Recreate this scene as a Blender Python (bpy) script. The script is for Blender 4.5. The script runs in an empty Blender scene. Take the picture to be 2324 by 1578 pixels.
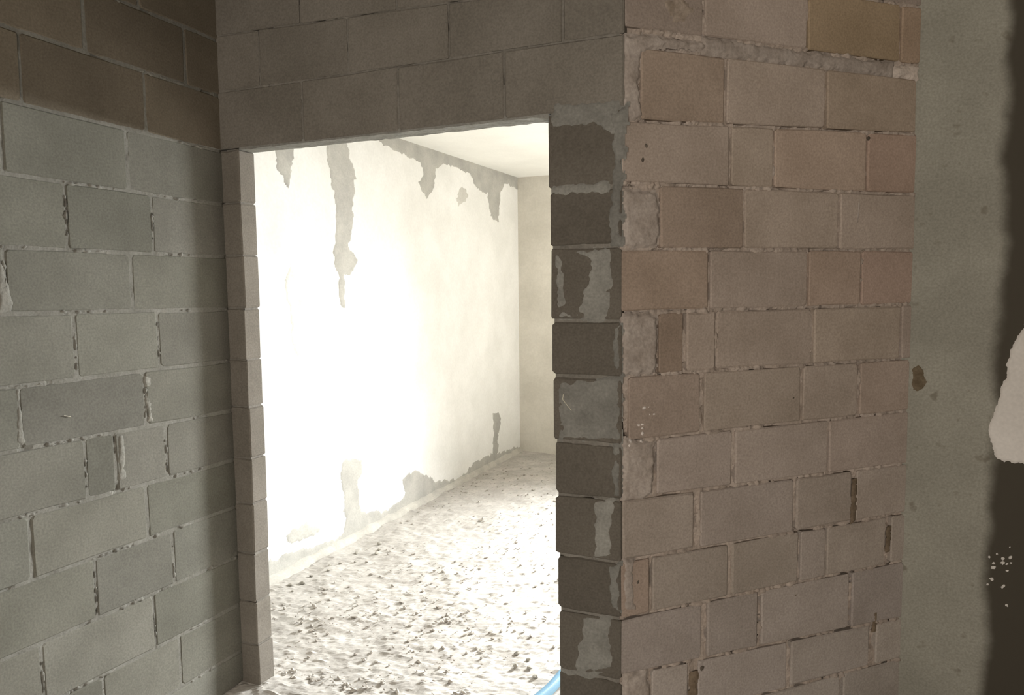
import bpy, bmesh, math, random
import numpy as np
from mathutils import Vector, Matrix, noise

random.seed(11)
sc = bpy.context.scene
COL = sc.collection

# ------------------------------------------------------------------ camera
EYE = 1.609
A, PIT, ROL = math.radians(23.62), math.radians(4.66), math.radians(-0.64)
F = Vector((-math.sin(A) * math.cos(PIT), math.cos(A) * math.cos(PIT), -math.sin(PIT)))
r0 = Vector((math.cos(A), math.sin(A), 0)); u0 = r0.cross(F)
RT = r0 * math.cos(ROL) + u0 * math.sin(ROL)
UP = -r0 * math.sin(ROL) + u0 * math.cos(ROL)
cd = bpy.data.cameras.new('camera'); cam = bpy.data.objects.new('camera', cd); COL.objects.link(cam)
cd.sensor_width = 36.0; cd.lens = 1688.3 / 2324 * 36.0; cd.clip_start = 0.02
m = Matrix.Identity(4)
for i in range(3):
    m[i][0], m[i][1], m[i][2] = RT[i], UP[i], -F[i]
m.translation = Vector((0, 0, EYE)); cam.matrix_world = m
sc.camera = cam

# ------------------------------------------------------------------ world, lights, exposure
w = bpy.data.worlds.new('overcast_sky'); sc.world = w; w.use_nodes = True
bg = w.node_tree.nodes['Background']; bg.inputs[0].default_value = (0.80, 0.90, 1.0, 1); bg.inputs[1].default_value = 1.0

def area(name, loc, rot, sx, sy, power, col):
    d = bpy.data.lights.new(name, 'AREA'); d.shape = 'RECTANGLE'; d.size = sx; d.size_y = sy
    d.energy = power; d.color = col
    o = bpy.data.objects.new(name, d); COL.objects.link(o); o.location = loc; o.rotation_euler = rot
    return o
# daylight entering by the unglazed window in the far wall of the room beyond the doorway
area('daylight_far_window', (0.45, 7.90, 2.55), (math.radians(-63), 0, 0), 2.1, 1.9, 4050, (0.965, 0.99, 1.0))
# added fill light, shining in through an unseen rear opening behind the camera
area('rear_fill_light', (0.20, -2.80, 1.40), (math.radians(90), 0, 0), 1.3, 1.3, 138, (1.0, 0.90, 0.79))

vs = sc.view_settings
vs.view_transform = 'Standard'; vs.look = 'None'; vs.gamma = 1.0; vs.use_curve_mapping = False
vs.exposure = 0.0

# ------------------------------------------------------------------ materials
def srgb(r, g, b):
    f = lambda c: (c / 255 / 12.92) if c / 255 <= .04045 else ((c / 255 + .055) / 1.055) ** 2.4
    return (f(r), f(g), f(b), 1)

def mineral(name, c1, c2, big=5.0, fine=160.0, bump=0.25, spec=None, var=0.10, grain=0.14, spots=None, midbump=0.0):
    mt = bpy.data.materials.new(name); mt.use_nodes = True
    nt = mt.node_tree; N = nt.nodes; K = nt.links
    b = N['Principled BSDF']; b.inputs['Roughness'].default_value = 0.95
    b.inputs['Specular IOR Level'].default_value = 0.12
    tc = N.new('ShaderNodeTexCoord')
    n1 = N.new('ShaderNodeTexNoise'); n1.inputs['Scale'].default_value = big; n1.inputs['Detail'].default_value = 5; n1.inputs['Roughness'].default_value = .6
    n2 = N.new('ShaderNodeTexNoise'); n2.inputs['Scale'].default_value = fine; n2.inputs['Detail'].default_value = 3
    K.new(tc.outputs['Object'], n1.inputs['Vector']); K.new(tc.outputs['Object'], n2.inputs['Vector'])
    rp = N.new('ShaderNodeValToRGB'); rp.color_ramp.elements[0].position = .36; rp.color_ramp.elements[1].position = .64
    rp.color_ramp.elements[0].color = c1; rp.color_ramp.elements[1].color = c2
    K.new(n1.outputs['Fac'], rp.inputs['Fac'])
    gr = N.new('ShaderNodeMapRange'); gr.inputs['From Min'].default_value = .3; gr.inputs['From Max'].default_value = .7
    gr.inputs['To Min'].default_value = 1 - grain; gr.inputs['To Max'].default_value = 1 + grain
    K.new(n2.outputs['Fac'], gr.inputs['Value'])
    oi = N.new('ShaderNodeObjectInfo')
    rv = N.new('ShaderNodeMapRange'); rv.inputs['To Min'].default_value = 1 - var; rv.inputs['To Max'].default_value = 1 + var
    K.new(oi.outputs['Random'], rv.inputs['Value'])
    mu = N.new('ShaderNodeMath'); mu.operation = 'MULTIPLY'; K.new(gr.outputs[0], mu.inputs[0]); K.new(rv.outputs[0], mu.inputs[1])
    sca = N.new('ShaderNodeVectorMath'); sca.operation = 'SCALE'
    K.new(rp.outputs['Color'], sca.inputs[0]); K.new(mu.outputs[0], sca.inputs['Scale'])
    tn = N.new('ShaderNodeVectorMath'); tn.operation = 'MULTIPLY'
    K.new(sca.outputs[0], tn.inputs[0]); K.new(oi.outputs['Color'], tn.inputs[1])
    last = tn.outputs[0]
    if spots:
        n3 = N.new('ShaderNodeTexNoise'); n3.inputs['Scale'].default_value = spots[0]; n3.inputs['Detail'].default_value = 4
        K.new(tc.outputs['Object'], n3.inputs['Vector'])
        r3 = N.new('ShaderNodeValToRGB'); r3.color_ramp.elements[0].position = spots[1]; r3.color_ramp.elements[1].position = spots[1] + .08
        r3.color_ramp.elements[0].color = (0, 0, 0, 1); r3.color_ramp.elements[1].color = (1, 1, 1, 1)
        K.new(n3.outputs['Fac'], r3.inputs['Fac'])
        mx = N.new('ShaderNodeMix'); mx.data_type = 'RGBA'
        K.new(r3.outputs['Color'], mx.inputs['Factor']); K.new(last, mx.inputs['A']); mx.inputs['B'].default_value = spots[2]
        last = mx.outputs['Result']
    K.new(last, b.inputs['Base Color'])
    bp = N.new('ShaderNodeBump'); bp.inputs['Strength'].default_value = bump; bp.inputs['Distance'].default_value = .003
    K.new(n2.outputs['Fac'], bp.inputs['Height'])
    if midbump:
        n4 = N.new('ShaderNodeTexNoise'); n4.inputs['Scale'].default_value = fine * .16; n4.inputs['Detail'].default_value = 4
        K.new(tc.outputs['Object'], n4.inputs['Vector'])
        b4 = N.new('ShaderNodeBump'); b4.inputs['Strength'].default_value = midbump; b4.inputs['Distance'].default_value = .012
        K.new(n4.outputs['Fac'], b4.inputs['Height']); K.new(b4.outputs[0], bp.inputs['Normal'])
    K.new(bp.outputs[0], b.inputs['Normal'])
    return mt

M = {
 'block_grey':  mineral('grey_concrete_block', (.132, .1275, .108, 1), (.164, .159, .136, 1), 4, 150, .18),
 'block_brown': mineral('brown_concrete_block', (.345, .287, .24, 1), (.41, .345, .295, 1), 4, 150, .18),
 'mortar_grey': mineral('grey_mortar', (.166, .160, .138, 1), (.214, .207, .181, 1), 9, 120, .5, midbump=.3),
 'mortar_brown': mineral('brown_mortar', (.335, .28, .235, 1), (.41, .35, .303, 1), 9, 120, .5, midbump=.3),
 'block_dark':  mineral('dark_concrete_block', (.165, .150, .127, 1), (.200, .183, .157, 1), 4, 150, .3, var=.06),
 'mortar_dark': mineral('dull_mortar', (.17, .158, .137, 1), (.215, .20, .175, 1), 9, 120, .5, var=.05, midbump=.3),
 'smear_grey':  mineral('smeared_grey_mortar', (.185, .18, .162, 1), (.245, .24, .217, 1), 12, 110, .4, midbump=.25),
 'smear_brown': mineral('smeared_brown_mortar', (.35, .30, .262, 1), (.46, .405, .365, 1), 14, 110, .5, midbump=.35),
 'plaster':     mineral('white_plaster', (.74, .735, .70, 1), (.82, .815, .785, 1), 2.5, 60, .15, var=0, grain=.03, midbump=.12),
 'plaster_wall': mineral('stained_beige_plaster', (.53, .503, .438, 1), (.63, .60, .53, 1), 2.6, 60, .15, var=0, grain=.04, midbump=.12),
 'cement':      mineral('bare_grey_cement', (.38, .37, .34, 1), (.47, .46, .42, 1), 7, 90, .3, var=.05, grain=.06, midbump=.2),
 'ceiling':     mineral('white_ceiling_plaster', (.76, .75, .70, 1), (.82, .81, .76, 1), 2, 60, .1, var=0, grain=.02),
 'dirt':        mineral('pale_dry_dirt', (.36, .338, .308, 1), (.47, .447, .412, 1), 6, 60, .4, var=.1, grain=.10, midbump=.35),
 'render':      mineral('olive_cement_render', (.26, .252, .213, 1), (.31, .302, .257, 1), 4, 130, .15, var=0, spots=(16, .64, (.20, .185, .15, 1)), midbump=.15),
 'render_dark': mineral('darker_render', (.058, .052, .040, 1), (.085, .075, .058, 1), 5, 130, .3, var=0),
 'white_patch': mineral('white_plaster_patch', (.62, .59, .55, 1), (.70, .67, .63, 1), 5, 90, .2, var=0, grain=.05),
 'stain':       mineral('brown_stain_gap_shade', (.10, .085, .06, 1), (.16, .14, .105, 1), 30, 130, .3),  # also paints the shade of the open joint gaps
 'pit_shade':         mineral('dark_pit_shade', (.09, .075, .06, 1), (.13, .11, .09, 1), 30, 130, .3),
 'fleck':       mineral('pale_fleck', (.55, .50, .46, 1), (.66, .61, .57, 1), 30, 130, .3),
 'straw':       mineral('dry_straw', (.55, .52, .42, 1), (.62, .58, .48, 1), 30, 130, .1),
 'shell':       mineral('bare_shell_concrete', (.20, .18, .155, 1), (.25, .23, .20, 1), 3, 90, .3, var=0),
}
def darken_beyond(mt, x0, x1, col):
    # darker tone covering the wall beyond x0..x1, with a wandering soft edge
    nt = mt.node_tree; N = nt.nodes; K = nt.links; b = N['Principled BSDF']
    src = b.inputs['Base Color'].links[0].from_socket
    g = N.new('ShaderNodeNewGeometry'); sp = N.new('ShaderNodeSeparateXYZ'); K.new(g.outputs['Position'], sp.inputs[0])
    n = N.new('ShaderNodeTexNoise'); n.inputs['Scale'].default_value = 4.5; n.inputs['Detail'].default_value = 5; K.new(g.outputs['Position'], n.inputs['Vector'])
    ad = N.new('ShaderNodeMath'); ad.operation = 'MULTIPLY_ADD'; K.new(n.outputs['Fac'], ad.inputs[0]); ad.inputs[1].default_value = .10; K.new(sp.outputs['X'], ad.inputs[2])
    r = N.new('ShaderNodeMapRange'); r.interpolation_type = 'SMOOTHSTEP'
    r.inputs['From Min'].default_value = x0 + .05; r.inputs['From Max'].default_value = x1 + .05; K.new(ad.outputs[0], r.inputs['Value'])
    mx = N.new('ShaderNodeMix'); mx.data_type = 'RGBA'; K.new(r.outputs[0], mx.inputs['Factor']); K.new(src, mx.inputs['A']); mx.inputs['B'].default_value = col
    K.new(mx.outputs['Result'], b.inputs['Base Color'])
darken_beyond(M['render'], .495, .55, (.070, .062, .048, 1))
def hose_mat():
    mt = bpy.data.materials.new('blue_plastic'); mt.use_nodes = True
    b = mt.node_tree.nodes['Principled BSDF']; N = mt.node_tree.nodes; K = mt.node_tree.links
    n = N.new('ShaderNodeTexNoise'); n.inputs['Scale'].default_value = 14
    tc = N.new('ShaderNodeTexCoord'); K.new(tc.outputs['Object'], n.inputs['Vector'])
    r = N.new('ShaderNodeValToRGB'); r.color_ramp.elements[0].color = (.30, .55, .76, 1); r.color_ramp.elements[1].color = (.36, .61, .80, 1)
    K.new(n.outputs['Fac'], r.inputs['Fac']); K.new(r.outputs['Color'], b.inputs['Base Color'])
    b.inputs['Roughness'].default_value = .38
    return mt
M['hose'] = hose_mat()

# ------------------------------------------------------------------ helpers
def put(name, verts, faces, mat, parent=None, color=None, smooth=False):
    me = bpy.data.meshes.new(name); me.from_pydata([tuple(v) for v in verts], [], faces); me.validate(); me.update()
    me.materials.append(M[mat])
    if smooth: me.polygons.foreach_set('use_smooth', [True] * len(me.polygons))
    o = bpy.data.objects.new(name, me); COL.objects.link(o)
    if parent: o.parent = parent
    if color: o.color = (*color, 1)
    return o
def struct(o, label, cat='wall'):
    o['kind'] = 'structure'; o['label'] = label; o['category'] = cat; return o
def thing(o, label, cat, group=None):
    o['label'] = label; o['category'] = cat
    if group: o['group'] = group
    return o

class Frame:                      # a wall face: u along it, h up, d towards the room
    def __init__(s, o, ang):
        s.o = Vector(o); s.u = Vector((math.sin(ang), math.cos(ang), 0)); s.n = s.u.cross(Vector((0, 0, 1)))
    def __call__(s, u, h, d=0.0):
        return s.o + s.u * u + s.n * d + Vector((0, 0, h))
XL, YB, XC, XP, YF = -2.2083, 2.25, -0.6142, -2.8223, 6.6273
ANG = 0.7894; RLEN = 1.2195; YC = 3.1088; TH = 0.08
CEIL1, CEIL2 = 2.80, 2.648
FL = Frame((XL, 0, 0), 0)
FB = Frame((0, YB, 0), math.pi / 2)
FR = Frame((XC, YB, 0), ANG)
FP = Frame((XP, 0, 0), 0)
FC = Frame((0, YC, 0), math.pi / 2)

def slab(fr, rects, t, d=0.0):
    """boxes behind a face: rects (u0,u1,h0,h1)"""
    V, Fc = [], []
    for (a, b, c, e) in rects:
        k = len(V)
        for dd in (d, d - t):
            V += [fr(a, c, dd), fr(b, c, dd), fr(b, e, dd), fr(a, e, dd)]
        Fc += [(k, k+1, k+2, k+3), (k+7, k+6, k+5, k+4), (k, k+4, k+5, k+1), (k+1, k+5, k+6, k+2), (k+2, k+6, k+7, k+3), (k+3, k+7, k+4, k)]
    return V, Fc

def nz(x, y, z, s, oct=3):
    return noise.fractal(Vector((x * s, y * s, z * s)), 0.9, 2.0, oct)

def mortar_core(fr, rects, t, res, seed, mean=-0.0032, amp=0.0040, crack=.35, deep=.009):
    """mortar bed: a rough front sheet just behind the block faces, on a solid slab"""
    V, Fc = [], []
    for (a, b, c, e) in rects:
        nu = max(1, int(round((b - a) / res))); nh = max(1, int(round((e - c) / res))); k = len(V)
        for j in range(nh + 1):
            h = c + (e - c) * j / nh
            for i in range(nu + 1):
                u = a + (b - a) * i / nu
                d = mean + amp * nz(u, h, seed, 22, 3)
                g = nz(u, h, seed + 9, 13, 2)
                if g > crack: d -= deep * min(1, (g - crack) * 6)
                if i in (0, nu) or j in (0, nh): d = min(d, -.004)
                V.append(fr(u, h, min(d, -.0008)))
        for j in range(nh):
            for i in range(nu):
                q = k + j * (nu + 1) + i
                Fc.append((q, q + 1, q + nu + 2, q + nu + 1))
    V2, F2 = slab(fr, rects, t - .024, -.024)
    k = len(V); V += V2; Fc += [tuple(i + k for i in f) for f in F2]
    # close the narrow rim between sheet edge and slab
    V3, F3 = [], []
    for (a, b, c, e) in rects:
        s = len(V3); P = [(a, c), (b, c), (b, e), (a, e)]
        for (u, h) in P: V3 += [fr(u, h, -.0055), fr(u, h, -.024)]
        for i in range(4):
            j = (i + 1) % 4; F3.append((s + 2*i, s + 2*i + 1, s + 2*j + 1, s + 2*j))
    k = len(V); V += V3; Fc += [tuple(i + k for i in f) for f in F3]
    return V, Fc

def block(fr, parent, u0, u1, b0, b1, t0, t1, mat, depth=.03, color=None, front=None, gap=.0045, chip=.006, endgap=0.0, name='block'):
    """one concrete block: chipped outline, softened arris, slightly proud / tilted face.
    b0,b1: bed heights at the ends; t0,t1: top heights at the ends"""
    R = random.uniform
    u0 += endgap; u1 -= endgap; b0 += gap; b1 += gap; t0 -= gap; t1 -= gap
    w_ = u1 - u0; hh = (t0 + t1 - b0 - b1) / 2
    if w_ <= .008 or hh <= .01: return None
    c = [min(R(.3, 1.6) * chip, .3 * w_, .3 * hh) for _ in range(8)]
    j = lambda a: R(-a, a)
    lb = lambda s: b0 + (b1 - b0) * s
    lt = lambda s: t0 + (t1 - t0) * s
    P = [(u0 + c[0], b0 + j(.0015)), (u0 + w_ * R(.35, .65), lb(.5) + j(.0025)), (u1 - c[1], b1 + j(.0015)),
         (u1 + j(.001), b1 + c[2]), (u1 + j(.001), t1 - c[3]),
         (u1 - c[4], t1 + j(.0015)), (u0 + w_ * R(.35, .65), lt(.5) + j(.0025)), (u0 + c[5], t0 + j(.0015)),
         (u0 + j(.001), t0 - c[6]), (u0 + j(.001), b0 + c[7])]
    cu, ch = (u0 + u1) / 2, (b0 + b1 + t0 + t1) / 4
    base = R(0, .0022) if front is None else front
    su, sh = R(-.006, .006), R(-.008, .008)
    f = lambda u, h: base + su * (u - cu) + sh * (h - ch)
    bev = R(.0028, .0050)
    V = [fr(u, h, -depth) for u, h in P]
    V += [fr(u, h, f(u, h) - bev * R(.6, 1.3)) for u, h in P]
    IN = []
    for u, h in P:
        k = bev * R(.7, 1.5)
        IN.append((u + max(-1, min(1, (cu - u) / max(.01, w_ / 2 - .012))) * k, h + max(-1, min(1, (ch - h) / max(.01, hh / 2 - .012))) * k))
    V += [fr(u, h, f(u, h)) for u, h in IN]
    Fc = []
    for i in range(10):
        q = (i + 1) % 10
        Fc += [(i, q, 10 + q, 10 + i), (10 + i, 10 + q, 20 + q, 20 + i)]
    Fc.append(tuple(range(20, 30))); Fc.append(tuple(range(9, -1, -1)))
    return put(name, V, Fc, mat, parent, color)

def patch(fr, parent, name, poly, mat, thick=.004, res=.008, rag=.012, ragscale=25, base=0.0, sink=.004, edge=.012, lump=.5, seed=0, hmax=None, color=None):
    """a thin ragged coat with domed edges laid over a face (real relief)"""
    P = np.array(poly); lo = P.min(0) - .02; hi = P.max(0) + .02
    nu = int((hi[0] - lo[0]) / res) + 2; nh = int((hi[1] - lo[1]) / res) + 2
    gu = lo[0] + np.arange(nu) * res; gh = lo[1] + np.arange(nh) * res
    U, H = np.meshgrid(gu, gh)
    ins = np.zeros(U.shape, bool); dist = np.full(U.shape, 9.)
    for i in range(len(P)):
        a, b = P[i], P[(i + 1) % len(P)]
        cr = ((a[1] > H) != (b[1] > H)) & (U < (b[0] - a[0]) * (H - a[1]) / (b[1] - a[1] + 1e-12) + a[0])
        ins ^= cr
        e = b - a; t = np.clip(((U - a[0]) * e[0] + (H - a[1]) * e[1]) / (e @ e + 1e-12), 0, 1)
        dist = np.minimum(dist, np.hypot(U - a[0] - t * e[0], H - a[1] - t * e[1]))
    sd = np.where(ins, dist, -dist)
    for jy, ix in zip(*np.where(sd > -.05)):
        sd[jy, ix] += rag * nz(U[jy, ix], H[jy, ix], seed, ragscale, 3)
    if hmax is not None: sd = np.minimum(sd, (hmax - H) + res)
    idx = {}; V = []
    def vid(jy, ix):
        k = idx.get((jy, ix))
        if k is None:
            s = sd[jy, ix]
            if s <= 0: d = base - sink
            else:
                q = min(1, s / edge); q = q * q * (3 - 2 * q)
                d = base - sink * (1 - q) + thick * q * (1 + lump * nz(U[jy, ix], H[jy, ix], seed + 5, 18, 3))
            k = idx[(jy, ix)] = len(V); V.append(fr(U[jy, ix], H[jy, ix] if hmax is None else min(H[jy, ix], hmax), d))
        return k
    Fc = []
    for jy in range(nh - 1):
        for ix in range(nu - 1):
            if max(sd[jy, ix], sd[jy, ix+1], sd[jy+1, ix], sd[jy+1, ix+1]) > 0:
                Fc.append((vid(jy, ix), vid(jy, ix+1), vid(jy+1, ix+1), vid(jy+1, ix)))
    if not Fc: return None
    return put(name, V, Fc, mat, parent, color, smooth=True)

def bead(fr, parent, u0, u1, h0, h1, mat, wid=.011, seed=0, thick=.004):
    """squeezed-out mortar along a joint"""
    du, dh = u1 - u0, h1 - h0; L = math.hypot(du, dh); nx, ny = -dh / L * wid / 2, du / L * wid / 2
    poly = [(u0 - nx, h0 - ny), (u1 - nx, h1 - ny), (u1 + nx, h1 + ny), (u0 + nx, h0 + ny)]
    return patch(fr, parent, 'mortar_bead', poly, mat, thick, .005, .011, 40, 0, .006, .006, .9, seed)

# ------------------------------------------------------------------ setting: shells and floors
V, Fc = slab(FP, [(2.20, 6.80, -.1, 2.9)], .12)
wall_P = struct(put('wall_beyond_left', V, Fc, 'plaster'), 'overexposed white plastered wall seen through the doorway, patched with bare grey cement')
FF = Frame((0, YF, 0), math.pi / 2)
V, Fc = slab(FF, [(-2.95, -.42, -.1, 2.9), (.90, 2.05, -.1, 2.9), (-.42, .90, -.1, .35), (-.42, .90, 2.15, 2.9)], .14)
wall_F = struct(put('wall_beyond_far', V, Fc, 'plaster_wall'), 'beige stained end wall of the bright room beyond the doorway')
V, Fc = slab(Frame((1.90, 0, 0), math.pi), [(-6.80, -3.10, -.1, 2.9)], .12)
struct(put('wall_beyond_right', V, Fc, 'shell'), 'bare side wall of the bright room, hidden behind the diagonal block wall')
def slab_z(x0, x1, y0, y1, z0, z1):
    V = [(x, y, z) for z in (z0, z1) for (x, y) in ((x0, y0), (x1, y0), (x1, y1), (x0, y1))]
    return V, [(3, 2, 1, 0), (4, 5, 6, 7), (0, 1, 5, 4), (1, 2, 6, 5), (2, 3, 7, 6), (3, 0, 4, 7)]
# the slab over the bright room stops behind the doorway wall
struct(put('ceiling_beyond', *slab_z(-2.95, 2.05, 2.30, 6.80, CEIL2, CEIL2 + .14), 'ceiling'), 'bright white ceiling of the room beyond the doorway', 'ceiling')
struct(put('ceiling', *slab_z(-2.40, 2.75, -2.70, 3.24, CEIL1, CEIL1 + .14), 'shell'), 'dark ceiling slab over the near block-walled room', 'ceiling')
struct(put('floor_near', *slab_z(-2.40, 2.75, -2.70, 2.27, -.16, -.03), 'dirt'), 'dirt floor of the near block-walled room', 'floor')
struct(put('floor_side', *slab_z(-.75, 2.75, 2.27, 3.2, -.16, -.03), 'dirt'), 'dirt floor in front of the cement column', 'floor')
V, Fc = slab(Frame((0, -2.55, 0), -math.pi / 2), [(-2.75, -.85, -.1, 2.9), (.45, 2.40, -.1, 2.9), (-.85, .45, -.1, .75), (-.85, .45, 2.05, 2.9)], .12)
struct(put('wall_rear', V, Fc, 'shell'), 'bare rear wall of the near room, unseen, with an opening added for the fill light')
V, Fc = slab(Frame((2.45, 0, 0), math.pi), [(-3.24, 2.67, -.1, 2.9)], .14)
struct(put('wall_side', V, Fc, 'shell'), 'bare side wall of the near room')

# rough dirt floor of the bright room, real relief
def dirt_floor():
    xs = list(np.arange(-2.84, -.2, .016)) + list(np.linspace(-.2, 1.92, 40))
    ys = [1.60]
    while ys[-1] < 6.66: ys.append(ys[-1] + .011 + .006 * abs(ys[-1] - 2.24))
    V = []
    for y in ys:
        for x in xs:
            z = .010 * nz(x, y, 1, 2.2, 2) + .007 * nz(x, y, 4, 9, 3)
            r = nz(x, y * 1.3, 7, 26, 3); z += .0032 * r
            q = nz(x, y * 1.5, 12, 17, 2)
            if q > .30: z += .004 * min(1, (q - .30) * 4)
            g = (x - XP); z += .012 * math.exp(-max(0, g) / .06)
            V.append((x, y, z - .004))
    n = len(xs); Fc = [(j * n + i, j * n + i + 1, (j + 1) * n + i + 1, (j + 1) * n + i) for j in range(len(ys) - 1) for i in range(n - 1)]
    return put('floor', V, Fc, 'dirt')
floor = struct(dirt_floor(), 'pale rough dirt floor running through the doorway into the bright room', 'floor')

# ------------------------------------------------------------------ left block wall
V, Fc = mortar_core(FL, [(1.15, 2.25, 0, CEIL1)], .08, .008, 3, mean=-.0010, amp=.0022, crack=.45, deep=.006)
V2, F2 = slab(FL, [(-2.70, 1.15, -.1, CEIL1 + .05)], .08, -.004); k = len(V)
wall_L = struct(put('wall_left', V + V2, Fc + [tuple(i + k for i in f) for f in F2], 'mortar_grey', smooth=False),
                'grey-green concrete block wall on the left, shadowed towards the corner')
LB = [(2.6, -.015), (2.3924, -.0155), (2.1944, -.0217), (1.9676, -.0116), (1.7448, -.0029), (1.5737, -.0181), (1.3332, -.0011), (1.172, -.0199),
      (.9674, -.0176), (.7515, -.0074), (.5562, -.0126), (.356, -.0117), (.1479, -.0071), (0, 0)]
LJ = [[1.69, 2.09], [1.478, 1.908], [1.41, 1.822], [1.595, 1.912], [1.395, 1.817], [1.60, 1.914], [1.411, 1.847], [1.61, 1.719, 1.924],
      [1.419, 1.831], [1.62, 1.933], [1.429, 1.838], [1.628, 1.941], [1.43, 1.84]]
LB.insert(0, (2.80, 0)); LJ.insert(0, [1.48, 1.90])
seed = 100
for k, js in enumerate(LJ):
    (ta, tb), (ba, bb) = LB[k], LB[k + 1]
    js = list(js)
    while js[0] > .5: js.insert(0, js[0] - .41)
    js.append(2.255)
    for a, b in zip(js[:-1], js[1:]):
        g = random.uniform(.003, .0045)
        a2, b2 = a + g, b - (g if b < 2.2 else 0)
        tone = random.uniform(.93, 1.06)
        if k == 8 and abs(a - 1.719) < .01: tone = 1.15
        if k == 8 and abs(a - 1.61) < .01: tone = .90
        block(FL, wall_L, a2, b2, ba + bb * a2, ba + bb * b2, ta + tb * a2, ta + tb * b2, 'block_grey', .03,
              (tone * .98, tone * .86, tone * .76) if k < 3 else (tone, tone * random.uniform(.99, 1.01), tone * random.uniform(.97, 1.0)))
        if b2 > 1.3:
            seed += 1
            s = random.uniform(0, .5); e = s + random.uniform(.3, .6); x0, x1 = a2 + (b2 - a2) * s, a2 + (b2 - a2) * min(1, e)
            x0 = max(x0, 1.2)
            if x1 - x0 > .05 and random.random() < .8: bead(FL, wall_L, x0, x1, ba + bb * x0, ba + bb * x1, 'mortar_grey', seed=seed, thick=.003)
            if random.random() < .5 and a > 1.25:
                h0 = ba + bb * a; h1 = ta + tb * a; bead(FL, wall_L, a, a, h0 + .03, h1 - .04, 'mortar_grey', .010, seed + 50, .003)
for i, (n, poly) in enumerate([
  ('l1', [(1.372,1.709), (1.398,1.691), (1.420,1.575), (1.411,1.547), (1.361,1.545)]),
  ('l2', [(1.397,1.331), (1.423,1.328), (1.427,1.155), (1.392,1.149)]),
  ('l3', [(1.728,1.132), (1.762,1.133), (1.761,0.973), (1.718,0.961)]),
  ('l4', [(1.838,1.320), (1.885,1.318), (1.875,1.238), (1.882,1.139), (1.851,1.148)])]):
    patch(FL, wall_L, 'mortar_smear', poly, 'mortar_grey', .0030, .005, .007, 30, 0, .005, .012, .6, 200 + i, color=(1.15, 1.15, 1.15))

# ------------------------------------------------------------------ doorway wall
XJ = -2.1226; HEAD = 2.150
lj = lambda h: -.851 + (2.15 - h) * .0155            # leaning edge of the pier at the doorway
V, Fc = mortar_core(FB, [(-2.95, XJ - .004, -.1, HEAD), (-2.95, -.62, HEAD + .006, CEIL1 + .05), *[(lj(h + .11) + .007, -.62, h, h + .226) for h in (-.1, .125, .35, .575, .80, 1.025, 1.25, 1.475, 1.70, 1.924)]], TH - .004, .008, 17)
wall_B = struct(put('wall_back', V, Fc, 'mortar_dark'), 'dim concrete block wall with the doorway, meeting the left wall in a dark corner')
# narrow closer pieces between corner and doorway, seen end-on in the opening
jh = [2.150, 1.946, 1.743, 1.537, 1.333, 1.146, .939, .755, .548, .348, .168, -.02]
for t, b in zip(jh[:-1], jh[1:]):
    k = random.uniform(-.003, .004)
    block(FB, wall_B, XL - .02, XJ + k, b, b, t, t, 'block_dark', TH, (.98, .97, .96), gap=.003, chip=.005)
    seed += 1
# lintel courses
for (t0, t1, b0, b1, js) in [(2.372, 2.366, HEAD, HEAD, [-2.235, -1.813, -1.402, -1.002, -.606]),
                             (2.585, 2.525, 2.372, 2.366, [-2.235, -2.005, -1.605, -1.200, -.800, -.606]),
                             (2.78, 2.74, 2.585, 2.525, [-2.235, -1.81, -1.40, -1.0, -.606])]:
    for a, b in zip(js[:-1], js[1:]):
        s = lambda u: (u + 2.235) / 1.63
        block(FB, wall_B, a + .003, b - (.003 if b < -.65 else 0), b0 + (b1 - b0) * s(a), b0 + (b1 - b0) * s(b), t0 + (t1 - t0) * s(a), t0 + (t1 - t0) * s(b),
              'block_dark', TH, None, gap=.002, chip=.004)
# mortar skim under the lintel
FH = [(-2.12 + 1.27 * i / 60) for i in range(61)]
V = []; Fc = []
for i, x in enumerate(FH):
    for j in range(7):
        y = YB + .002 + (TH - .004) * j / 6
        V.append((x, y, HEAD - .003 - .006 * abs(nz(x, y, 31, 14, 3)) - (.012 * math.exp(-abs(x + .862) / .012) if x > -.95 else 0)))
for i in range(60):
    for j in range(6):
        q = i * 7 + j; Fc.append((q, q + 1, q + 8, q + 7))
k = len(V); V += [(v[0], v[1], HEAD + .01) for v in V]
rim = [j for j in range(7)] + [i * 7 + 6 for i in range(1, 61)] + [60 * 7 + j for j in range(5, -1, -1)] + [i * 7 for i in range(59, 0, -1)]
for a, b in zip(rim, rim[1:] + rim[:1]): Fc.append((a, b, b + k, a + k))
o = put('mortar_skim', V, Fc, 'smear_grey', wall_B)
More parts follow.
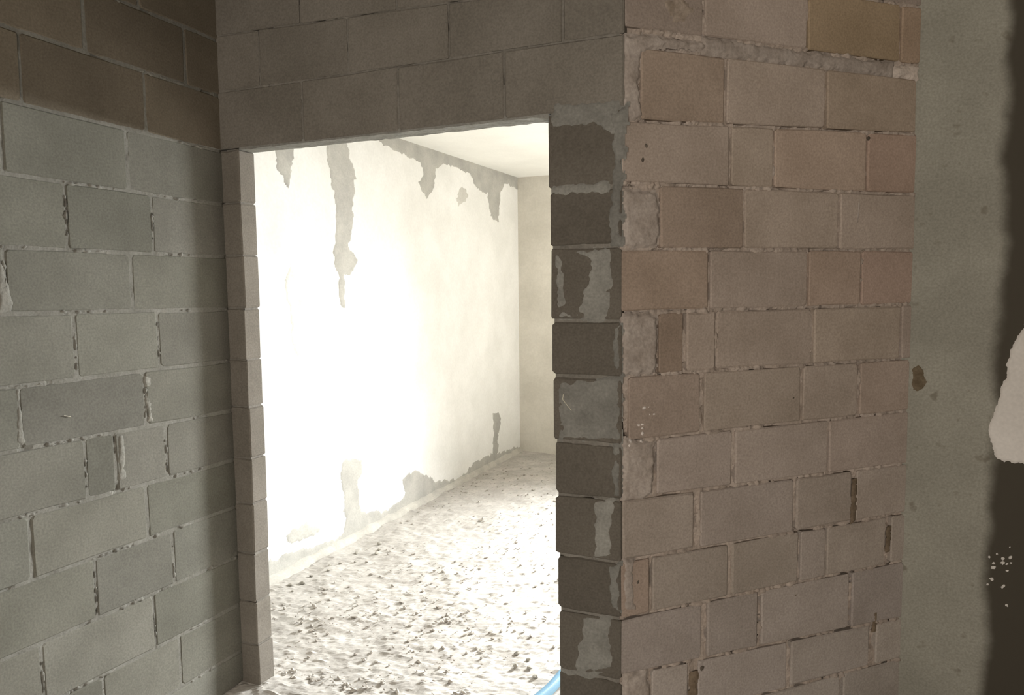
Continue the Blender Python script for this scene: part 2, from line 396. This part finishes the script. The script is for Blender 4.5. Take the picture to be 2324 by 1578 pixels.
# pier beside the doorway: one block per course
ph = [(2.150, 1.914), (1.914, 1.733), (1.733, 1.500), (1.500, 1.321), (1.321, 1.107), (1.107, .930), (.930, .728), (.728, .543), (.543, .333), (.333, .135), (.135, -.06)]
for i, (t, b) in enumerate(ph):
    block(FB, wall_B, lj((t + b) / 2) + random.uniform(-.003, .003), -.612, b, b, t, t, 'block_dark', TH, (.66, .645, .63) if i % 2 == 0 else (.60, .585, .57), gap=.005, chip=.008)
for i, (n, poly) in enumerate([
  ('corner', [(-0.648,2.130), (-0.593,2.157), (-0.611,1.916), (-0.612,1.729), (-0.648,1.730), (-0.658,1.811), (-0.644,1.918)]),
  ('cap', [(-0.843,2.189), (-0.611,2.175), (-0.611,2.074), (-0.641,2.064), (-0.704,2.103), (-0.769,2.099), (-0.838,2.109)]),
  ('band', [(-0.838,1.931), (-0.648,1.934), (-0.644,1.891), (-0.837,1.892)]),
  ('v', [(-0.771,1.720), (-0.648,1.727), (-0.634,1.675), (-0.641,1.512), (-0.684,1.491), (-0.830,1.508), (-0.809,1.539), (-0.771,1.522), (-0.727,1.622), (-0.720,1.691)]),
  ('vl', [(-0.832,1.715), (-0.800,1.693), (-0.783,1.553), (-0.830,1.518)]),
  ('e', [(-0.648,1.491), (-0.613,1.491), (-0.613,1.319), (-0.641,1.332)]),
  ('f', [(-0.828,1.308), (-0.728,1.317), (-0.613,1.333), (-0.613,1.124), (-0.827,1.108)]),
  ('g', [(-0.648,1.121), (-0.613,1.124), (-0.613,0.939), (-0.641,0.937)]),
  ('h', [(-0.707,0.923), (-0.638,0.938), (-0.638,0.743), (-0.707,0.729)]),
  ('i', [(-0.663,0.718), (-0.613,0.732), (-0.613,0.564), (-0.649,0.567)]),
  ('j', [(-0.746,0.528), (-0.641,0.553), (-0.634,0.370), (-0.777,0.319), (-0.761,0.420)]),
  ('k', [(-0.816,0.341), (-0.656,0.369), (-0.656,0.354), (-0.716,0.312), (-0.816,0.318)])]):
    c = {'v': 1.15, 'h': 1.25, 'j': 1.05, 'f': .88, 'e': .85, 'g': .85, 'i': .8, 'cap': .92, 'corner': .9}.get(n, 1)
    patch(FB, wall_B, 'mortar_smear', poly, 'smear_grey', .0025, .005, .010, 26, .001, .005, .012, .6, 300 + i, color=(c, c, c))

# ------------------------------------------------------------------ diagonal block wall
V, Fc = mortar_core(FR, [(.0, RLEN + .03, -.06, CEIL1)], TH, .008, 29, mean=-.0085, amp=.007, crack=.10, deep=.013)
wall_R = struct(put('wall_right', V, Fc, 'mortar_brown'), 'brown-grey concrete block wall running diagonally right of the doorway')
RB = [(2.78, 0), (2.585, .004), (2.386, .001), (2.1113, .0281), (1.9227, .0066), (1.7218, .004), (1.5247, .0033), (1.3258, .0004), (1.1194, .0091), (.9311, .0005),
      (.7309, .0083), (.5409, .011), (.3528, -.0172), (.1611, .0073), (-.04, 0)]
RJ = [[(.0, .12), (.13, .52), (.535, .92), (.93, 1.222)],
 [(.012, .292), (.300, .706), (.715, 1.121), (1.131, 1.222)],
 [(.070, .378), (.387, .789), (.801, 1.209)],
 [(.004, .397), (.410, .575), (.584, .982), (.990, 1.218)],
 [(.142, .458), (.466, .860), (.871, 1.221)],
 [(.000, .323), (.333, .727), (.737, .969), (.978, 1.221)],
 [(.140, .227), (.244, .353), (.360, .752), (.766, 1.166), (1.175, 1.221)],
 [(.030, .294), (.314, .709), (.723, .968), (.985, 1.221)],
 [(.134, .423), (.441, .836), (.846, 1.221)],
 [(.007, .276), (.303, .691), (.705, .952), (.980, 1.221)],
 [(.0, .105), (.119, .413), (.433, .716), (.726, .838), (.847, 1.124), (1.155, 1.221)],
 [(.0, .308), (.333, .542), (.559, .956), (.969, 1.221)],
 [(.118, .256), (.299, .671), (.693, 1.061), (1.092, 1.221)],
 [(.051, .435), (.450, .921), (.940, 1.221)]]
TINT = {(1, 2): (.90, .83, .66), (1, 3): (1.06, .96, .84), (3, 3): (1.05, .94, .89), (3, 2): (1.0, .95, .91), (2, 2): (1.0, .97, .90), (5, 3): (1.05, .95, .92), (5, 0): (.88, .83, .78), (6, 0): (.78, .73, .68),
        (5, 2): (.95, .89, .85), (7, 0): (.88, .85, .83), (7, 3): (1.08, 1.04, 1.02), (8, 2): (1.04, 1.02, 1.02), (2, 0): (.88, .84, .79), (4, 0): (.90, .86, .82), (10, 0): (.92, .84, .78)}
for k, bl in enumerate(RJ):
    (ta, tb), (ba, bb) = RB[k], RB[k + 1]
    if k == 2: ta, tb = 2.3357, .0029
    for i, (a, b) in enumerate(bl):
        q = random.uniform(.95, 1.05)
        low = max(0, (k - 6) / 7)                 # tone drifts greyer towards the lower courses
        t = TINT.get((k, i), (q, q, q * random.uniform(.97, 1.02)))
        if k < 2: t = tuple(c * .86 for c in t)
        t = (t[0] * (1 - .05 * low), t[1] * (1 + .02 * low), t[2] * (1 + .10 * low))
        block(FR, wall_R, a, b, ba + bb * a, ba + bb * b, ta + tb * a, ta + tb * b, 'block_brown', TH, t, gap=.005, chip=.006)
        seed += 1
        for rep in range(2):
            s = random.uniform(0, .7); x0 = a + (b - a) * s; x1 = min(b, x0 + random.uniform(.06, .22))
            if x1 - x0 > .05 and random.random() < .75:
                dh = random.uniform(-.003, .003)
                bead(FR, wall_R, x0, x1, ba + bb * x0 + dh, ba + bb * x1 + dh, 'mortar_brown', .011, seed + rep * 40, .003)
        if random.random() < .25 and i > 0:
            u = a - .005; h0 = ba + bb * u; h1 = ta + tb * u; s = random.uniform(.1, .5)
            bead(FR, wall_R, u, u, h0 + (h1 - h0) * s, h0 + (h1 - h0) * min(.95, s + .45), 'mortar_brown', .008, seed + 900, .003)
for i, (n, poly) in enumerate([
  ('r1', [(0.008,2.363), (0.077,2.375), (0.301,2.370), (0.368,2.349), (0.139,2.339), (0.074,2.316), (0.065,2.237), (0.071,2.159), (0.085,2.130), (0.047,2.111), (0.008,2.113), (0.006,2.247)]),
  ('r1b', [(1.080,2.356), (1.110,2.377), (1.219,2.385), (1.219,2.331), (1.165,2.337), (1.102,2.334)]),
  ('r1c', [(0.29,2.390), (0.506,2.388), (0.819,2.384), (1.10,2.386), (1.10,2.332), (0.801,2.334), (0.506,2.332), (0.29,2.334)]),
  ('r3', [(0.008,1.903), (0.078,1.903), (0.134,1.894), (0.143,1.758), (0.127,1.730), (0.008,1.726)]),
  ('r3s', [(0.947,1.911), (0.963,1.913), (0.955,1.845), (0.951,1.788), (0.939,1.791), (0.941,1.845)]),
  ('r5', [(0.008,1.523), (0.096,1.521), (0.136,1.508), (0.132,1.354), (0.113,1.324), (0.008,1.333)]),
  ('r7', [(0.008,1.138), (0.065,1.118), (0.130,1.113), (0.115,0.941), (0.050,0.920), (0.008,0.927)]),
  ('r9', [(0.008,0.740), (0.050,0.732), (0.059,0.555), (0.008,0.574)]),
  ('r11', [(0.008,0.362), (0.101,0.354), (0.115,0.264), (0.115,0.169), (0.008,0.199)])]):
    c = {'r3': .98, 'r1b': 1.25, 'r1': .95, 'r1c': .92, 'r9': .85}.get(n, .92)
    patch(FR, wall_R, 'mortar_smear', poly, 'smear_brown', .0045 if n != 'r3s' else .003, .005, .009 if n != 'r3s' else .003, 30, .0, .006, .011 if n != 'r3s' else .005, .8, 400 + i, color=(c, c, c * .99))
def blob(c, r, n=9, sx=1.0):
    return [(c[0] + sx * r * math.cos(6.283 * i / n) * random.uniform(.7, 1.2), c[1] + r * math.sin(6.283 * i / n) * random.uniform(.7, 1.2)) for i in range(n)]
for c, r in [((.086, 2.039), .010), ((.075, 1.995), .009), ((.990, 2.116), .008), ((.062, .655), .009), ((.68, 1.215), .006), ((.315, .315), .010)]:
    patch(FR, wall_R, 'pit_shade_mark', blob(c, r), 'pit_shade', .0006, .003, .003, 60, .0028, .003, .004, .2, int(c[1] * 1000))  # raised dark spots painting the shade inside small holes
patch(FR, wall_R, 'stain', blob((.20, 2.46), .035, 11, 1.4), 'stain', .0006, .006, .012, 40, .0026, .003, .006, .2, 77, color=(2.2, 2.1, 2.3))
# thin dark patches painting the shade of open gaps in a few head joints
for (u0_, u1_, h0_, h1_) in [(1.072, 1.092, .30, .385), (.262, .292, .17, .31), (.954, .976, .735, .90), (1.128, 1.150, .60, .70), (.70, .712, .50, .52)]:
    patch(FR, wall_R, 'gap_shade', [(u0_, h0_), (u1_, h0_ + .005), (u1_ + .004, h1_), (u0_ + .004, h1_ - .006)], 'stain', .0005, .004, .007, 45, .0018, .003, .004, .3, int(h0_ * 999), color=(1.35, 1.2, 1.15))
# flecks of white plaster spattered by the corner
for i in range(14):
    c = (.13 + random.gauss(0, .022) - .006 * i, 1.235 - .0105 * i + random.gauss(0, .012))
    patch(FR, wall_R, 'plaster_fleck', blob(c, random.uniform(.003, .008), 8), 'fleck', .002, .0022, .004, 120, .002, .003, .003, .4, 600 + i)

# ------------------------------------------------------------------ cement column and darker wall at the right
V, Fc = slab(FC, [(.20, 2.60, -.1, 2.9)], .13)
wall_C = struct(put('wall_far_right', V, Fc, 'render'), 'olive cement-rendered wall at the right edge, darker beyond its column')
patch(FC, wall_C, 'white_patch', [(0.70, 1.60), (0.602, 1.460), (0.561, 1.358), (0.546, 1.248), (0.511, 1.086), (0.512, 1.054), (0.535, 0.968), (0.621, 0.959), (0.80, 0.95), (.86, 1.2), (.80, 1.45)],
      'white_patch', .007, .006, .010, 30, 0, .003, .008, .2, 52)
patch(FC, wall_C, 'ring_stain', [(0.257, 1.298), (0.281, 1.306), (0.303, 1.278), (0.313, 1.246), (0.302, 1.213), (0.280, 1.200), (0.259, 1.206)], 'stain', .0008, .004, .006, 40, 0, .002, .006, .2, 53, color=(1.1, 1.0, .9))
for i in range(16):
    c = (.565 + random.gauss(0, .03), .57 + random.gauss(0, .06))
    patch(FC, wall_C, 'plaster_fleck', blob(c, random.uniform(.003, .008), 8), 'white_patch', .002, .003, .003, 120, .004, .006, .003, .4, 700 + i)

# ------------------------------------------------------------------ bare cement patches on the bright wall
for i, (n, poly) in enumerate([
  ('A', [(3.252,2.460), (3.438,2.494), (3.424,2.379), (3.418,2.310), (3.394,2.236), (3.368,2.163), (3.350,2.171), (3.326,2.218), (3.281,2.261), (3.269,2.298)]),
  ('B', [(3.728,2.579), (3.928,2.617), (3.932,2.495), (3.954,2.432), (3.992,2.358), (4.019,2.299), (3.989,2.279), (3.995,2.200), (3.970,2.095), (3.976,2.004), (3.944,1.945), (3.912,1.887), (3.967,1.832), (3.995,1.787), (3.961,1.706), (3.875,1.699), (3.855,1.484), (3.791,1.503), (3.801,1.704), (3.757,1.736), (3.752,1.813), (3.774,1.902), (3.770,1.990), (3.783,2.079), (3.769,2.165), (3.747,2.249), (3.724,2.322), (3.709,2.373)]),
  ('C', [(4.05,2.70), (4.661,2.70), (5.536,2.70), (6.65,2.70), (6.632,2.532), (6.335,2.556), (6.252,2.473), (6.208,2.338), (6.184,2.190), (6.087,2.215), (6.012,2.225), (5.978,2.332), (5.944,2.423), (5.800,2.423), (5.697,2.471), (5.631,2.538), (5.374,2.562), (5.193,2.565), (5.048,2.503), (5.028,2.364), (4.901,2.270), (4.824,2.328), (4.762,2.386), (4.855,2.450), (4.806,2.522), (4.705,2.533), (4.512,2.541), (4.354,2.571), (4.142,2.588)]),
  ('D', [(5.448,2.420), (5.561,2.418), (5.586,2.369), (5.524,2.304), (5.410,2.264), (5.365,2.317), (5.392,2.377)]),
  ('E', [(3.02,0.137), (3.417,0.103), (3.713,0.061), (3.774,0.079), (3.775,0.305), (3.751,0.423), (3.766,0.531), (3.899,0.527), (3.994,0.493), (4.001,0.401), (3.945,0.363), (3.950,0.258), (3.967,0.156), (4.240,0.085), (4.493,0.113), (4.460,0.250), (4.635,0.280), (4.802,0.211), (4.948,0.115), (5.234,0.060), (5.405,0.051), (5.626,0.117), (5.899,0.118), (6.149,0.092), (6.560,0.064), (6.62,-0.03), (5.935,-0.03), (4.763,-0.03), (3.791,-.03), (3.02,-0.03)]),
  ('H', [(3.30,1.62), (3.36,1.78), (3.40,1.70), (3.47,1.45), (3.44,1.20), (3.36,1.25), (3.33,1.45)]),
  ('F', [(3.206,0.234), (3.288,0.254), (3.424,0.247), (3.511,0.209), (3.549,0.161), (3.472,0.150), (3.367,0.148), (3.251,0.180)]),
  ('G', [(5.992,0.481), (6.160,0.463), (6.179,0.342), (6.110,0.209), (6.127,0.079), (5.980,0.092), (6.019,0.298)])]):
    patch(FP, wall_P, 'cement_patch', poly, 'cement', .003, .010, .022, 16, 0, .003, .012, .3, 800 + i, hmax=CEIL2 + .02,
          color={'D': (1.35, 1.35, 1.35), 'F': (1.2, 1.2, 1.2), 'H': (1.7, 1.73, 1.76)}.get(n))
# rough cement fillet where the bright wall meets the dirt
V, Fc = [], []
ys = np.arange(2.34, YF, .02)
for y in ys:
    for j, (dx, z) in enumerate([(-.01, .048), (.010, .040), (.026, .024), (.036, .004), (.04, -.03)]):
        q = 1 + .35 * nz(y, j * .3, 3, 7, 3); V.append((XP + dx * (q if dx > 0 else 1), y, z * (q if z > 0 else 1)))
for i in range(len(ys) - 1):
    for j in range(4):
        q = i * 5 + j; Fc.append((q, q + 1, q + 6, q + 5))
put('cement_fillet', V, Fc, 'cement', wall_P, (1.12, 1.1, 1.08), smooth=True)

# ------------------------------------------------------------------ objects on the floor
def ztop(x, y):
    return .010 * nz(x, y, 1, 2.2, 2) + .007 * nz(x, y, 4, 9, 3)
# blue corrugated conduit lying on the dirt behind the pier
ctrl = [Vector(p) for p in [(-1.22, 1.80, .022), (-1.12, 2.12, .024), (-1.05, 2.42, .026), (-1.005, 2.62, .028), (-.985, 2.80, .028), (-.91, 3.02, .028), (-.72, 3.22, .026), (-.44, 3.36, .024)]]
def spline(P, n):
    out = []
    for i in range(len(P) - 1):
        p0, p1, p2, p3 = P[max(0, i - 1)], P[i], P[i + 1], P[min(len(P) - 1, i + 2)]
        for k in range(n):
            t = k / n
            out.append(.5 * ((2 * p1) + (p2 - p0) * t + (2 * p0 - 5 * p1 + 4 * p2 - p3) * t * t + (3 * p1 - p0 - 3 * p2 + p3) * t ** 3))
    out.append(P[-1]); return out
C = spline(ctrl, 40)
Ls = [0]
for a, b in zip(C[:-1], C[1:]): Ls.append(Ls[-1] + (b - a).length)
tot = Ls[-1]; pitch = .0042; nr = int(tot / pitch * 4); V = []; SEG = 16; j = 0
for i in range(nr + 1):
    s = tot * i / nr
    while j < len(Ls) - 2 and Ls[j + 1] < s: j += 1
    t = (s - Ls[j]) / max(1e-9, Ls[j + 1] - Ls[j]); c = C[j].lerp(C[j + 1], t); d = (C[j + 1] - C[j]).normalized()
    sd = d.cross(Vector((0, 0, 1))).normalized(); up = sd.cross(d)
    r = .0205 + (.0012 if i % 4 < 2 else -.0006)
    for k in range(SEG):
        an = 6.28318 * k / SEG; V.append(c + sd * (r * math.cos(an)) + up * (r * math.sin(an)))
Fc = [(i * SEG + k, i * SEG + (k + 1) % SEG, (i + 1) * SEG + (k + 1) % SEG, (i + 1) * SEG + k) for i in range(nr) for k in range(SEG)]
# hollow ends
Fc.append(tuple(range(SEG - 1, -1, -1))); Fc.append(tuple(range(nr * SEG, (nr + 1) * SEG)))
thing(put('corrugated_conduit', V, Fc, 'hose', smooth=True), 'light blue corrugated plastic conduit lying on the dirt floor behind the pier', 'conduit')

# rubble chunks at the foot of the bright wall and by the conduit
def chunk_mesh(r, flat=.6):
    bm = bmesh.new(); bmesh.ops.create_icosphere(bm, subdivisions=2, radius=r)
    s = random.uniform(0, 99)
    for v in bm.verts:
        q = 1 + .45 * noise.noise(v.co / r * 1.3 + Vector((s, s, s)))
        v.co = Vector((v.co.x * q * 1.25, v.co.y * q, v.co.z * q * flat))
    me = bpy.data.meshes.new('rubble_chunk'); bm.to_mesh(me); bm.free(); me.materials.append(M['cement']); return me
chunks = [chunk_mesh(1.0) for _ in range(4)]
def chunk(x, y, r, label, group, tone):
    o = bpy.data.objects.new('rubble_chunk', random.choice(chunks)); COL.objects.link(o)
    o.scale = (r, r, r); o.location = (x, y, ztop(x, y) + .25 * r); o.rotation_euler = (0, 0, random.uniform(0, 6.28)); o.color = (tone, tone * .97, tone * .92, 1)
    thing(o, label, 'rubble', group)
for i in range(12):
    chunk(XP + .13 + random.uniform(-.03, .16), 3.05 + i * .075 + random.uniform(-.03, .03), random.uniform(.007, .016), 'small grey rubble chunk along the foot of the white wall', 'rubble at the foot of the white wall', random.uniform(.75, 1.0))
for (x, y) in [(-1.16, 2.80), (-1.19, 2.86), (-1.22, 2.79), (-1.11, 2.74), (-1.26, 2.90)]:
    chunk(x, y, random.uniform(.008, .014), 'small grey rubble chunk on the dirt beside the blue conduit', 'rubble beside the conduit', random.uniform(.7, 1.0))

# clods and crumbs nobody could count
bm = bmesh.new(); bmesh.ops.create_icosphere(bm, subdivisions=1, radius=1); bv = [v.co.copy() for v in bm.verts]; bf = [[v.index for v in f.verts] for f in bm.faces]; bm.free()
V, Fc = [], []
for i in range(2600):
    y = 2.36 + (random.random() ** 1.7) * 4.0; x = random.uniform(XP + .05, -.78)
    if min((x - c.x) ** 2 + (y - c.y) ** 2 for c in C[::8]) < .07 ** 2: continue
    if x < XP + .29 and 2.95 < y < 4.1: continue
    dens = nz(x, y, 41, 2.6, 2)
    if dens < random.uniform(-.5, .35): continue
    r = .003 + .007 * random.random() ** 3; z = ztop(x, y) + .002; k = len(V); an = random.uniform(0, 6.28); ca, sa = math.cos(an), math.sin(an)
    ex = random.uniform(1, 2.2)
    for v in bv:
        q = r * random.uniform(.7, 1.25); px, py = v.x * q * ex, v.y * q
        V.append((x + px * ca - py * sa, y + px * sa + py * ca, z + v.z * q * .7))
    Fc += [tuple(a + k for a in f) for f in bf]
cl = put('dirt_clods', V, Fc, 'dirt', None, (1.0, .98, .95)); cl['kind'] = 'stuff'; thing(cl, 'loose dirt clods and crumbs scattered over the pale floor', 'dirt')

# bits of straw stuck on the walls
def straw(fr, parent, pts, r=.0012):
    V, Fc = [], []
    for (a, b) in zip(pts[:-1], pts[1:]):
        p, q = fr(*a, .004), fr(*b, .004); d = (q - p).normalized(); s = d.cross(fr.n).normalized(); k = len(V)
        for c in (p, q):
            for e in range(6): V.append(c + s * r * math.cos(e * 1.0472) + fr.n * r * math.sin(e * 1.0472))
        Fc += [(k + e, k + (e + 1) % 6, k + 6 + (e + 1) % 6, k + 6 + e) for e in range(6)] + [tuple(k + e for e in range(5, -1, -1)), tuple(k + 6 + e for e in range(6))]
    put('straw', V, Fc, 'straw', parent)
straw(FB, wall_B, [(-.803, 1.262), (-.806, 1.245), (-.776, 1.210)])
straw(FL, wall_L, [(1.545, 1.224), (1.566, 1.217)])
